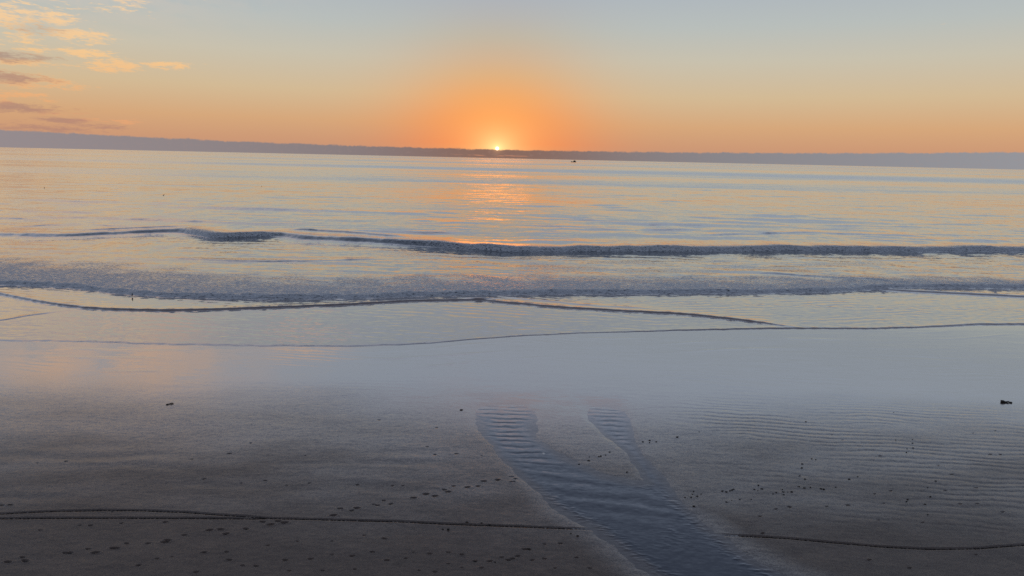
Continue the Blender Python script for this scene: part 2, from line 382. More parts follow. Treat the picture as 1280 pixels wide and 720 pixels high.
# wind-ruffled streets and slicks, at every size up to kilometres
ruf = k.sstep(0.47, 0.60, k.noise(k.vmath('MULTIPLY', P, (0.00022, 0.0024, 0.0)), 1.0, 7.0, 0.55, 0.3))
tot = k.vmath('ADD', tot, k.vmath('SCALE', slope(0.9, 1.8, 0.20, 0.24, 2, 17.0), scale=k.mul(ruf, dp)))
bias = k.mul(dp, k.add(k.lmap(py_, 90.0, 500.0, -0.024, -0.042), k.mul(ruf, -0.07)))
tot = k.vmath('ADD', tot, k.comb(0.0, k.add(bias, k.mul(fi, 0.009)), 0.0))   # the swash runs uphill
tot = k.vmath('ADD', tot, k.vmath('SCALE', slope(8.0, 14.0, 0.6, 0.7, 4, 19.0), scale=fo))
nrm = perturb(k, tot); k.put(b.inputs['Normal'], nrm)
fn = k.noise(k.vmath('MULTIPLY', P, (4.0, 10.0, 10.0)), 1.0, 6.0, 0.72)
fm = k.mul(k.sstep(0.44, 0.60, k.add(fn, k.mul(k.sub(fo, 0.5), 0.16))), k.sstep(0.05, 0.6, fo))
body = k.mix(fi, lin((44, 52, 62)), lin((122, 108, 104)))
k.put(b.inputs['Base Color'], k.mix(k.mul(fm, 0.8), body, (0.54, 0.56, 0.60)))
k.put(b.inputs['Roughness'], k.fmix(fm, 0.06, 0.6))
k.put(b.inputs['IOR'], k.fmix(fi, 1.6, 2.0))
sheen(k, b, nrm, 0.06, k.mul(k.sub(1.0, fm), 0.62))
sea = grid_mesh('sea', X, Y, Z, keep=sA > -0.35, attrs={'foam': foam, 'film': film, 'deep': deep}, mat=sea_mat)

# ------------------------------------------------------------------ stream outline (photograph pixels on the sand)
CH1 = [(560, 484), (586, 497), (599, 520), (611, 545), (633, 570), (655, 590), (680, 615), (708, 638), (745, 658), (768, 674), (800, 697), (838, 722), (905, 775), (1010, 860),
       (1300, 860), (1130, 775), (1010, 735), (962, 718), (922, 692), (886, 666), (862, 645), (838, 620), (820, 603), (812, 606), (790, 606), (755, 598), (720, 582), (690, 566), (664, 548), (659, 530), (668, 510), (690, 492), (720, 484)]
CH2 = [(700, 484), (720, 497), (741, 525), (762, 546), (786, 562), (801, 580), (812, 597), (822, 612), (842, 628), (838, 617), (818, 594), (801, 572), (789, 550), (784, 530), (781, 510), (792, 496), (815, 484)]
def sdf(poly, X, Y):
    """signed distance in metres to a closed outline, negative inside"""
    g = [ground(*p) for p in poly]; n = len(g)
    d = np.full(X.shape, 1e9); inside = np.zeros(X.shape, bool)
    for i in range(n):
        (ax, ay), (bx, by) = g[i], g[(i + 1) % n]
        ex, ey = bx - ax, by - ay
        t = np.clip(((X - ax) * ex + (Y - ay) * ey) / (ex * ex + ey * ey + 1e-9), 0, 1)
        d = np.minimum(d, np.hypot(X - ax - t * ex, Y - ay - t * ey))
        c = ((ay > Y) != (by > Y)) & (X < (bx - ax) * (Y - ay) / (by - ay + 1e-12) + ax)
        inside ^= c
    return np.where(inside, -d, d)

T1 = [(-200, 655), (0, 642), (30, 640.5), (77, 638.5), (130, 637.7), (180, 638), (230, 640), (270, 643), (310, 645.5), (340, 647.7), (427, 650), (500, 652), (560, 655), (620, 657), (700, 660), (752, 661.5), (775, 664)]
T1b = [(-200, 649), (0, 648), (100, 647.3), (200, 647.3), (270, 647.8), (330, 648.2)]
T2 = [(886, 668), (940, 670), (985, 673), (1040, 678), (1100, 683), (1160, 686), (1220, 685.5), (1280, 681), (1400, 668)]
DENTS = []
def dents(ox, oy, s, lst, size=1.0):
    for (u, v) in lst: DENTS.append((ox + u / s, oy + v / s, size))
dents(0, 480, 3, [(245, 633), (262, 633), (330, 618), (358, 632), (425, 616), (437, 615), (475, 597), (555, 597), (618, 592), (630, 585), (692, 566), (785, 548), (828, 545), (848, 562), (922, 543), (985, 517), (1015, 527), (1043, 515), (1067, 520),
                  (1250, 493), (1275, 467), (30, 667), (85, 650), (95, 663), (8, 454), (38, 453)], 1.15)
dents(0, 480, 3, [(850, 630), (860, 660), (910, 680), (960, 682), (1005, 605), (1085, 700), (1070, 660), (1115, 590), (1165, 655), (1210, 700), (1245, 590), (1245, 640), (735, 705), (520, 680), (645, 648), (765, 632), (590, 655), (765, 357),
                  (905, 372), (995, 362), (1160, 372), (1075, 380), (140, 297), (247, 290), (720, 283), (860, 262), (1005, 268), (1145, 270), (940, 222), (1025, 190), (455, 522), (300, 530), (340, 530), (620, 517), (150, 548), (420, 480)], 0.8)
dents(427, 480, 3, [(38, 475), (57, 465), (120, 452), (135, 455), (185, 450), (158, 437), (270, 428), (316, 413), (350, 421), (400, 405), (385, 397), (420, 383), (472, 388), (512, 383), (533, 365), (585, 360), (637, 348), (652, 355), (697, 343), (640, 368)], 1.1)
dents(427, 480, 3, [(320, 235), (350, 265), (430, 262), (525, 270), (600, 265), (820, 597), (760, 600), (700, 620), (685, 620), (660, 645), (640, 655), (625, 660), (500, 665), (555, 665), (600, 650), (450, 690), (525, 690), (40, 645), (50, 695),
                    (115, 630), (270, 632), (330, 637), (400, 632), (450, 640), (85, 567), (160, 580), (400, 675), (170, 662), (140, 135), (355, 163), (60, 378), (190, 382), (230, 382), (240, 655), (290, 700), (350, 705), (715, 660), (760, 655), (800, 690), (880, 650), (930, 690)], 0.8)
dents(853, 480, 3, [(735, 510), (960, 305), (740, 270), (985, 400), (720, 412), (780, 400), (755, 447), (1040, 450), (1105, 450), (1100, 390), (1170, 175), (1240, 178), (1155, 265), (1190, 265), (1010, 340), (620, 455), (540, 460), (1090, 185),
                    (600, 210), (560, 190), (235, 632), (300, 560), (400, 462), (290, 497), (350, 470), (1200, 480), (900, 520), (700, 660), (850, 690), (1100, 640)], 0.8)

def polyline_dist(pts, X, Y):
    g = [ground(*p) for p in pts]; d = np.full(X.shape, 1e9)
    for (ax, ay), (bx, by) in zip(g[:-1], g[1:]):
        ex, ey = bx - ax, by - ay
        t = np.clip(((X - ax) * ex + (Y - ay) * ey) / (ex * ex + ey * ey + 1e-9), 0, 1)
        d = np.minimum(d, np.hypot(X - ax - t * ex, Y - ay - t * ey))
    return d

def sand_height(X, Y, fine=True):
    z = 0.018 * fbm(X / 6, Y / 4, 201, 3) + 0.006 * fbm(X / 1.3, Y / 0.6, 205, 3)
    flat = ss(24, 31, Y)                                   # planed flat by the swash near the water
    z = z * (1 - 0.9 * flat) + flat * (0.0022 * fbm(X / 3.0, Y / 0.8, 207, 4) + 0.0012 * ss(-0.1, 0.4, fbm(X / 6, Y / 2, 208, 2)) * np.sin((Y + 0.12 * X + 0.8 * fbm(X / 5, Y / 3, 206, 3)) * 2 * math.pi / 0.5))
    if fine: z = z + (1 - 0.85 * flat) * 0.004 * fbm(X / 0.25, Y / 0.16, 209, 3)
    # ripple field to the right of the stream
    rp = ss(5.0, 8.5, X - (24 - Y) * 0.15) * ss(16.5, 20.0, Y + 1.8 * fbm(X / 5, Y / 4, 211, 2)) * ss(29.5, 26.0, Y) * ss(-0.55, 0.25, fbm(X / 6, Y / 2.5, 213, 2))
    ph = (Y + 0.10 * X + 0.42 * fbm(X / 3.0, Y / 1.6, 217, 4)) * 2 * math.pi / 0.38
    z = z + rp * 0.0052 * (np.sin(ph) + 0.25 * np.sin(2 * ph + 1))
    # faint old ripples left of the stream
    lp = ss(-1, -3, X) * ss(17.5, 19, Y) * ss(24, 21, Y) * ss(0.0, 0.4, fbm(X / 5, Y / 2.0, 221, 2))
    z = z + lp * 0.008 * np.sin((Y + 0.5 * fbm(X / 4, Y / 3, 223, 2)) * 2 * math.pi / 0.9)
    # drainage grooves fanning towards the stream
    dr = ss(-0.1, 0.35, fbm(X / 3.0, Y / 3.0, 227, 2)) * ss(27, 22, Y)
    z = z + dr * 0.006 * fbm((X * 0.9 + Y * 0.35) / 0.35, (Y - X * 0.3) / 2.6, 229, 3)
    return z
def carve(X, Y):
    d1 = sdf(CH1, X, Y) + 0.22 * fbm(X / 1.5, Y / 1.5, 233, 4); d2 = sdf(CH2, X, Y) + 0.08 * fbm(X / 1.0, Y / 1.0, 235, 3)
    head = ss(28.8, 24.0, Y)
    c1 = ss(0.5, -0.7, d1); c2 = ss(0.35, -0.45, d2)
    return np.maximum(c1, c2) * head, d1, d2

# ------------------------------------------------------------------ sand
rows = []
py = 735.0
while py > 402:
    rows.append(py); py -= 0.62
ys = np.array([dep2y(p) for p in rows])
ys = np.concatenate([np.linspace(-60, ys[0] - 0.4, 40), ys, np.geomspace(ys[-1] + 0.6, 90, 12)])
tn = np.linspace(-0.82, 0.82, 1250)
tn = np.concatenate([-np.geomspace(0.86, 30, 30)[::-1], tn, np.geomspace(0.86, 30, 30)])
T, Y2 = np.meshgrid(tn, ys); X2 = T * np.maximum(Y2, 13)
Zs = sand_height(X2, Y2)
cv_, d1, d2 = carve(X2, Y2)
Zs = Zs * (1 - 0.7 * cv_) - 0.075 * cv_
# sea bed falls away below the swash
yA = along(cA, X2)
Zs = np.where(Y2 > yA, Zs * np.exp(-(Y2 - yA)) - 0.03 * (Y2 - yA), Zs)
# thin wash lines left by earlier swash
for off, sd_ in ((1.2, 301), (2.6, 303), (4.4, 305)):
    yl = yA - off - 0.9 * fbm(X2 / 9, X2 * 0 + off, sd_, 3)
    Zs += 0.006 * np.exp(-((Y2 - yl) / 0.12) ** 2) * ss(-0.1, 0.3, fbm(X2 / 7, X2 * 0, sd_ + 1, 2))
# footprints
core = (Y2 > 13) & (Y2 < 32)
for (u, v, s) in DENTS:
    gx, gy = ground(u, v)
    s *= random.uniform(0.38, 0.66); hw, hl = 0.15 * s, 0.075 * s
    ci = np.where((ys > gy - 0.5) & (ys < gy + 0.5))[0]
    if len(ci) == 0: continue
    a, bnd = ci[0], ci[-1] + 1
    tt = gx / max(gy, 13); cj = np.where((tn > tt - 0.05) & (tn < tt + 0.05))[0]
    j0, j1 = cj[0], cj[-1] + 1
    ang = random.uniform(-0.25, 0.35)
    lx, ly = X2[a:bnd, j0:j1] - gx, Y2[a:bnd, j0:j1] - gy
    ux, uy = lx * math.cos(ang) + ly * math.sin(ang), -lx * math.sin(ang) + ly * math.cos(ang)
    q = np.sqrt((ux / hw) ** 2 + (uy / hl) ** 2)
    Zs[a:bnd, j0:j1] += -0.06 * s * ss(1.0, 0.55, q) + 0.010 * s * np.exp(-((q - 1.25) / 0.22) ** 2)
# tyre tracks press into the sand
for pts in (T1, T1b, T2):
    dd = polyline_dist(pts, X2, Y2)
    Zs += -0.016 * ss(0.06, 0.03, dd) + 0.002 * np.exp(-((dd - 0.09) / 0.03) ** 2)
# wetness: a mirror of standing water near the sea, drying towards the viewer
edge = np.interp(X2, [-30, -18, -12, -7, -3, 0, 4, 8, 14, 24], [29.6, 28.0, 27.6, 27.4, 26.6, 26.0, 25.8, 26.8, 27.4, 28.2])
wv = Y2 - edge + 1.3 * fbm(X2 / 5, Y2 / 3, 241, 4)
wet = ss(-3.2, 2.8, wv)
pat = ss(0.05, 0.5, fbm(X2 / 4.0, Y2 / 2.2, 243, 4)) * ss(20, 24, Y2) * ss(-2, -9, wv * 0 - np.abs(X2 + 8) + 6) * 0
damp = np.clip(ss(-11.0, -1.0, wv + 3.2 * fbm((X2 + Y2) / 6.0, (Y2 - 0.3 * X2) / 2.4, 245, 5)), 0, 1)
damp = np.maximum(damp, 0.8 * ss(1.3, 0.0, np.minimum(d1, d2)))

sand_mat, k, b = principled('wet_sand')
P = k.n.new('ShaderNodeNewGeometry').outputs['Position']
we, da = k.attr('wet'), k.attr('damp')
mot = k.noise(k.vmath('MULTIPLY', P, (0.9, 1.6, 1.0)), 1.0, 6.0, 0.6)
grain = k.noise(P, 60.0, 3.0, 0.6)
base = k.mix(k.sstep(0.35, 0.65, mot), (0.074, 0.051, 0.040), (0.098, 0.068, 0.053))
base = k.mix(k.mul(k.sstep(0.5, 0.75, grain), 0.35), base, (0.03, 0.026, 0.024))
base = k.mix(k.mul(da, 0.35), base, (0.044, 0.037, 0.034))
k.put(b.inputs['Base Color'], base)
k.put(b.inputs['Roughness'], k.fmix(we, k.fmix(da, 0.48, 0.24), 0.07))
k.put(b.inputs['IOR'], k.fmix(we, k.fmix(da, 1.42, 1.9), 2.4))
def slope(sx, sy, ax, ay, det=2.0, seed=0.0):
    c = k.noise(k.vmath('ADD', k.vmath('MULTIPLY', P, (sx, sy, 0.0)), (seed, seed * 1.7, seed)), 1.0, det, 0.55, 0.2, color=True)
    return k.vmath('MULTIPLY', k.vmath('SUBTRACT', c, (0.5, 0.5, 0.5)), (ax, ay, 0.0))
tot = k.vmath('SCALE', slope(30, 40, 0.55, 0.55, 3, 1.0), scale=k.fmix(we, 0.8, 0.04))
tot = k.vmath('ADD', tot, k.vmath('SCALE', slope(5, 10, 0.15, 0.22, 4, 5.0), scale=k.fmix(we, 0.8, 0.10)))
tot = k.vmath('ADD', tot, k.vmath('SCALE', slope(0.7, 3.5, 0.03, 0.09, 4, 15.0), scale=k.fmix(we, 0.6, 0.30)))
nrm = perturb(k, tot); k.put(b.inputs['Normal'], nrm)
sheen(k, b, nrm, k.fmix(we, 0.34, 0.05), k.fmix(we, k.mul(da, 0.34), 0.84))
sand = grid_mesh('beach_sand', X2, Y2, Zs, attrs={'wet': wet, 'damp': damp}, mat=sand_mat)

# ------------------------------------------------------------------ stream water
py = 740.0; rows = []
while py > 498:
    rows.append(py); py -= 0.55
ysm = np.array([dep2y(p) for p in rows])
tn3 = np.linspace(-0.10, 0.62, 760)
T3, Y3 = np.meshgrid(tn3, ysm); X3 = T3 * Y3
c3, e1, e2 = carve(X3, Y3)
wl = -0.012 + 0.0 * X3
emin = np.minimum(e1, e2)
bow = 0.5 * ((X3 - np.interp(Y3, [18, 22, 28], [3.2, 1.2, -0.2])) / 1.5) ** 2
phs = (Y3 - 0.25 * np.minimum(bow, 1.5) + 0.22 * fbm(X3 / 1.3, Y3 / 1.2, 251, 3)) * 2 * math.pi / 0.44
st = ss(19.5, 23.5, Y3) * ss(28.3, 25.0, Y3) * ss(0.15, -0.55, emin + 0.25 * fbm(X3 / 0.8, Y3 / 0.5, 263, 2)) * (0.7 + 0.3 * ss(-0.35, 0.3, fbm(X3 / 1.1, Y3 / 0.8, 265, 2)))
wl += st * 0.0048 * (np.sin(phs) + 0.3 * np.sin(2 * phs + 0.6))
wl += ss(24, 21, Y3) * ss(17, 19, Y3) * ss(0, -0.6, emin) * 0.0035 * np.sin((Y3 + 0.2 * X3 + 0.3 * fbm(X3 / 1.2, Y3 / 1.2, 253, 3)) * 2 * math.pi / 0.8)
# riffles where the stream runs over its banks
rif = ss(21.0, 19.0, Y3) * (ss(-0.5, -0.05, e1) * ss(0.25, 0.0, e1) + ss(0.15, 0.45, fbm(X3 / 1.6, Y3 / 1.6, 257, 2)) * ss(-0.4, -0.9, e1) * ss(16.0, 17.5, Y3) * 0.6)
wl += rif * 0.010 * np.maximum(fbm((X3 + 0.3 * Y3) / 0.22, Y3 / 0.11, 259, 2), -0.1)
wl -= 0.016 * ss(25.4, 27.6, Y3 + 0.4 * fbm(X3 / 0.8, Y3 / 0.8, 273, 3))
wl += 0.0015 * fbm(X3 / 0.3, Y3 / 0.2, 261, 3)
st_mat, k, b = principled('stream_water')
P = k.n.new('ShaderNodeNewGeometry').outputs['Position']
k.put(b.inputs['Base Color'], k.mix(k.attr('edge'), k.mix(k.attr('head'), lin((40, 46, 58)), (0.036, 0.036, 0.040)), (0.07, 0.054, 0.048)))
hd = k.attr('head'); b.inputs['Roughness'].default_value = 0.07
ed = k.attr('edge')
k.put(b.inputs['Roughness'], k.fmix(ed, 0.07, 0.2))
k.put(b.inputs['IOR'], k.fmix(ed, k.fmix(hd, 1.5, 2.2), k.fmix(hd, 1.7, 2.3)))
nrm = perturb(k, k.vmath('ADD', slope(5, 12, 0.06, 0.12, 3, 9.0), k.comb(0.0, k.mul(k.attr('flow'), -0.055), 0.0))); k.put(b.inputs['Normal'], nrm)
sheen(k, b, nrm, k.fmix(ed, 0.05, 0.2), k.fmix(ed, k.fmix(hd, 0.85, 0.85), k.fmix(hd, 0.3, 0.9)))
stream = grid_mesh('stream_water', X3, Y3, wl, keep=(np.minimum(e1, e2) < np.where(Y3 > 24, 0.3, 0.6)) & (Y3 < 28.0), attrs={'flow': ss(28.3, 25.6, Y3 + 0.5 * fbm(X3 / 1.0, Y3 / 1.0, 271, 3)), 'edge': (1 - 0.8 * ss(24.5, 26.5, Y3)) * ss(-0.25, 0.15, emin + 0.12 * fbm(X3 / 0.5, Y3 / 0.5, 269, 3)), 'head': ss(20.5, 28.0, Y3 + 0.6 * fbm(X3 / 2, Y3 / 2, 267, 3))}, mat=st_mat)

# sampling the finished sand for things that rest on it
def sand_at(x, y):
    t = x / max(y, 13); j = int(np.clip(np.searchsorted(tn, t), 1, len(tn) - 1)); i = int(np.clip(np.searchsorted(ys, y), 1, len(ys) - 1))
    return float(Zs[i, j])

# ------------------------------------------------------------------ small things
def tag(o, label=None, cat=None, group=None, kind=None):
    for kk, v in (('label', label), ('category', cat), ('group', group), ('kind', kind)):
        if v: o[kk] = v
    return o
def simple_mat(name, c1, c2, rough=0.5, scale=8.0, ior=1.45):
    mt, k, b = principled(name)
    tcn = k.n.new('ShaderNodeTexCoord').outputs['Object']
    k.put(b.inputs['Base Color'], k.mix(k.sstep(0.35, 0.65, k.noise(tcn, scale, 4.0, 0.6)), c1, c2))
    b.inputs['Roughness'].default_value = rough; b.inputs['IOR'].default_value = ior
    return mt
def link_bm(name, bm, mat, parent=None, smooth=True):
    me = bpy.data.meshes.new(name); bmesh.ops.recalc_face_normals(bm, faces=bm.faces); bm.to_mesh(me); bm.free()
    me.materials.append(mat)
    for p in me.polygons: p.use_smooth = smooth
    o = bpy.data.objects.new(name, me); COL.objects.link(o)
    if parent: o.parent = parent
    return o
def loft(bm, rings, n=12, cap=True):
    """rings: (centre, half width vector, half height vector)"""
    vs = []
    for c, a, u in rings:
        c, a, u = Vector(c), Vector(a), Vector(u)
        vs.append([bm.verts.new(c + a * math.cos(2 * math.pi * i / n) + u * math.sin(2 * math.pi * i / n)) for i in range(n)])
    for r1, r2 in zip(vs[:-1], vs[1:]):
        for i in range(n):
            bm.faces.new((r1[i], r1[(i + 1) % n], r2[(i + 1) % n], r2[i]))
    if cap:
        bm.faces.new(vs[0]); bm.faces.new(vs[-1])
    return bm

# tyre tracks: pressed lugs lying in their grooves
track_mat = simple_mat('damp_sand_groove_shade', (0.018, 0.016, 0.015), (0.034, 0.029, 0.027), 0.85, 12.0, 1.2)  # damp sand tone, darkened further to carry the groove shadow
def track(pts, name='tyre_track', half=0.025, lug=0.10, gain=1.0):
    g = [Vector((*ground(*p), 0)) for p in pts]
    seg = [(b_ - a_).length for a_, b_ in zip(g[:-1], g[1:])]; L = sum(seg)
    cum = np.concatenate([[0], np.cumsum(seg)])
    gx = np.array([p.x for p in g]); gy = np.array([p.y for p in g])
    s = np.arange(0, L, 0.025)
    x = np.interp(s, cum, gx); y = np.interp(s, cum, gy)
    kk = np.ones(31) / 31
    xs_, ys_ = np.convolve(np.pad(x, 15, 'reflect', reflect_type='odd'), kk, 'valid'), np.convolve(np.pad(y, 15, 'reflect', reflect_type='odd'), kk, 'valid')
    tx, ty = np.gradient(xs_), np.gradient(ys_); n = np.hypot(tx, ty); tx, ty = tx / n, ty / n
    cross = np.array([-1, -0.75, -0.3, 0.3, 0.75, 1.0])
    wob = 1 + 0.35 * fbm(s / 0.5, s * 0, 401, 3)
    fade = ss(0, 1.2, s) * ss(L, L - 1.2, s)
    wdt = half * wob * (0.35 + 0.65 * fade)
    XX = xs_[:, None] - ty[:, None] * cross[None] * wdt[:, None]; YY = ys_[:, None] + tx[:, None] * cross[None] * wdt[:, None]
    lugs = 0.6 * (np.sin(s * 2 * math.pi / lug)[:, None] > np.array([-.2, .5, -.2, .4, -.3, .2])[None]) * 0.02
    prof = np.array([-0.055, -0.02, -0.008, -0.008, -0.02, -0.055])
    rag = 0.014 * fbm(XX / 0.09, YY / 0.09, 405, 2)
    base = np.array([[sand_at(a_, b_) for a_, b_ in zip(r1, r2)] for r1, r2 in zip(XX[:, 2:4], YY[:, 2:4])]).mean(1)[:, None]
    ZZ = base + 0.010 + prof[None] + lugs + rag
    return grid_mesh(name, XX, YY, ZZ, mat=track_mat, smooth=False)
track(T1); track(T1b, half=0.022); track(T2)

weed_mat = simple_mat('dark_weed', (0.006, 0.006, 0.006), (0.016, 0.014, 0.011), 0.55, 20.0)
def scrap_mesh(seed):
    rnd = random.Random(seed); bm = bmesh.new()
    bmesh.ops.create_icosphere(bm, subdivisions=2, radius=1.0)
    for v in bm.verts:
        q = v.co * 1.7; nzv = math.sin(q.x * 2.1 + seed) * math.cos(q.y * 2.7 + seed * 2) + 0.6 * math.sin(q.z * 4.1 + q.x * 3 + seed)
        v.co *= 1 + 0.28 * nzv
        v.co.z = max(v.co.z, -0.35)
        v.co.x *= 1.0; v.co.y *= 0.62; v.co.z *= 0.55
    # a few curled fronds
    for i in range(rnd.randint(1, 3)):
        a = rnd.uniform(0, 6.28); L = rnd.uniform(0.9, 1.9); rings = []
        for j in range(7):
            t = j / 6; aa = a + 0.7 * math.sin(t * 3 + seed)
            c = (math.cos(aa) * (0.5 + L * t) , math.sin(aa) * (0.3 + L * t) * 0.7, 0.12 + 0.25 * math.sin(t * 3.1) * (1 - t) - 0.12 * t)
            r = 0.20 * (1 - 0.75 * t)
            rings.append((c, (-math.sin(aa) * r, math.cos(aa) * r, 0), (0, 0, r * 0.6)))
        loft(bm, rings, 6)
    me = bpy.data.meshes.new('seaweed_scrap'); bmesh.ops.recalc_face_normals(bm, faces=bm.faces); bm.to_mesh(me); bm.free()
    for p in me.polygons: p.use_smooth = True
    me.materials.append(weed_mat); return me
SCRAPS = [scrap_mesh(i) for i in range(7)]
def scrap(px, py, size, label, group=None, me=None):
    x, y = ground(px, py)
    o = bpy.data.objects.new('seaweed_scrap', me or random.choice(SCRAPS)); COL.objects.link(o)
    o.location = (x, y, sand_at(x, y) + size * 0.12); size *= 0.47; o.scale = (size * random.uniform(0.9, 1.4), size * random.uniform(0.8, 1.1), size * random.uniform(0.8, 1.2))
    o.rotation_euler = (0, 0, random.uniform(-0.6, 0.6))
    return tag(o, label, 'seaweed', group)
def batch(ox, oy, s, lst, size, label, group):
    for (u, v) in lst: scrap(ox + u / s, oy + v / s, size * random.uniform(0.75, 1.25), label, group)
batch(853, 480, 3, [(863, 208), (863, 222), (842, 243), (840, 256), (865, 240), (800, 210)], 0.045, 'tiny dark weed scrap in the short upright row on the rippled sand at right', 'weed scraps on the rippled sand')
batch(853, 480, 3, [(450, 300), (448, 315), (485, 280), (500, 283), (440, 345), (460, 357), (437, 385), (457, 390), (480, 388), (520, 393), (575, 387), (530, 395)], 0.05,
      'small black weed scrap at the lower edge of the sand ripples right of the stream', 'weed scraps below the ripples')
batch(853, 480, 3, [(340, 412), (352, 407), (375, 395), (378, 405), (395, 405), (410, 405), (380, 415)], 0.05, 'small black weed scrap in the rightmost of the loose clusters beyond the stream bank', 'weed scraps of the right cluster')
batch(853, 480, 3, [(270, 395), (285, 380), (283, 400), (298, 393)], 0.05, 'small black weed scrap in the star-shaped cluster beyond the stream bank', 'weed scraps of the middle cluster')
batch(853, 480, 3, [(150, 402), (165, 405), (178, 401), (185, 398), (192, 395)], 0.055, 'small black weed scrap in the short slanting row beyond the stream bank', 'weed scraps of the slanting row')
batch(853, 480, 3, [(42, 403), (38, 413), (33, 425), (10, 425), (56, 421), (70, 413)], 0.045, 'small black weed scrap in the cluster nearest the right bank of the stream', 'weed scraps by the stream bank')
batch(853, 480, 3, [(165, 443), (185, 437), (215, 433), (258, 433)], 0.04, 'tiny weed scrap in the level row under the clusters right of the stream', 'weed scraps of the level row')
batch(853, 480, 3, [(625, 357), (657, 348), (950, 365), (920, 388), (840, 440), (910, 450), (930, 423), (920, 490), (845, 432)], 0.05, 'dark weed scrap lying alone on the dull sand at far right', 'lone weed scraps at right')
batch(427, 480, 3, [(1085, 230), (1095, 247), (1130, 217), (1155, 220), (1155, 212), (1180, 217)], 0.05, 'small black weed scrap beside the head of the narrow side channel', 'weed scraps beside the side channel')
batch(427, 480, 3, [(890, 300), (930, 287), (925, 286), (930, 273), (965, 272), (972, 270), (990, 266), (1005, 255), (1070, 330)], 0.05, 'small black weed scrap on the sand tongue between the two channels', 'weed scraps on the sand tongue')
batch(0, 480, 3, [(437, 616), (630, 587), (848, 562), (922, 543), (358, 632), (262, 633), (95, 663), (1043, 515), (1067, 520), (38, 453), (8, 455)], 0.06, 'black scrap added to darken a footprint at lower left', 'dark scraps added in the left footprints')  # weed shapes added so the left footprints read dark
batch(427, 480, 3, [(350, 421), (270, 428), (185, 450), (400, 405), (512, 383), (652, 354), (697, 343), (38, 475), (57, 466), (472, 388)], 0.055, 'black scrap added to darken the footprint trail running to the left stream bank', 'dark scraps added in the footprints near the stream')  # added weed shapes supply the dark of this trail's dents
batch(427, 480, 3, [(640, 655), (660, 645), (700, 618), (860, 560), (885, 570), (820, 597), (575, 668), (500, 664), (600, 652)], 0.05, 'dark weed scrap on the near sand between tyre track and stream, most added to darken footprints', 'weed scraps on the near sand')  # most of these sit in dents, added for their dark
batch(427, 480, 3, [(450, 525), (500, 528), (525, 522), (555, 528), (470, 519)], 0.05, 'dark ragged weed scrap caught on the tyre track left of the stream', 'weed scraps on the tyre track')
scrap(560.5, 662.2, 0.085, 'round black weed clump lying just below the tyre track left of the stream', me=SCRAPS[0])
scrap(553.5, 661.5, 0.045, 'small weed scrap left of the round black clump below the tyre track', me=SCRAPS[1])
scrap(576.5, 512.5, 0.085, 'lone black weed clump on wet sand left of the main channel head', me=SCRAPS[2])
scrap(846.5, 546.5, 0.085, 'black weed clump on bare sand right of the side channel', me=SCRAPS[3])
scrap(874, 540, 0.04, 'tiny weed scrap right of the black clump beyond the side channel', me=SCRAPS[4])
scrap(1007.3, 527.3, 0.06, 'dark weed scrap on smooth sand above the ripples at right', me=SCRAPS[5])
scrap(1117, 515.7, 0.04, 'tiny dark scrap on wet sand left of the driftwood', me=SCRAPS[6])
scrap(867.3, 633, 0.06, 'single weed scrap on pale damp sand at the right stream bank', me=SCRAPS[4])

# driftwood: stout knobbly end at the left, thin at the right
wood_mat = simple_mat('waterlogged_wood', (0.010, 0.009, 0.008), (0.022, 0.018, 0.015), 0.6, 14.0)
x, y = ground(1258, 503.2)
bm = bmesh.new()
prof = [(-.24, .03), (-.235, .062), (-.20, .078), (-.15, .074), (-.10, .060), (-.04, .046), (.02, .038), (.08, .032), (.14, .030), (.185, .042), (.215, .050), (.24, .036), (.25, .012)]
loft(bm, [((a, 0.015 * math.sin(a * 19), 0.030 - a * 0.05 + 0.008 * math.sin(a * 23)), (0, r, 0), (r * 0.12, 0, r * (1.0 + 0.12 * math.sin(i * 2.3)))) for i, (a, r) in enumerate(prof)], 12)
for a0, ang, L in ((-.19, 2.2, .09), (.05, -.7, .07)):
    loft(bm, [((a0 + math.cos(ang) * L * t, math.sin(ang) * L * t, 0.07 + 0.03 * t), (0, .018 * (1 - .6 * t), 0), (0, 0, .018 * (1 - .6 * t))) for t in (0, .4, .8, 1)], 8)
dw = link_bm('driftwood', bm, wood_mat); dw.location = (x, y, sand_at(x, y) + 0.005); dw.rotation_euler = (0, 0, -0.12); dw.scale = (0.82, 0.8, 0.72)
tag(dw, 'short black driftwood log, thick at its left end, on the wet sand at right', 'driftwood')
# bent twig at the left
x, y = ground(212, 505.5)
bm = bmesh.new()
loft(bm, [((-.17, -.12, .02), (0, .015, 0), (0, 0, .015)), ((-.13, -.10, .035), (0, .04, 0), (0, 0, .035)), ((-.08, -.05, .03), (0, .03, 0), (0, 0, .025)), ((0, .02, .035), (0, .028, 0), (0, 0, .028)),
          ((.09, .09, .045), (0, .042, 0), (0, 0, .036)), ((.16, .12, .03), (0, .034, 0), (0, 0, .028)), ((.2, .13, .02), (0, .01, 0), (0, 0, .01))], 10)
tw = link_bm('stick', bm, wood_mat); tw.location = (x, y, sand_at(x, y)); tw.scale = (0.58, 0.58, 0.58); tag(tw, 'short bent black stick alone on the smooth sand at left', 'stick')
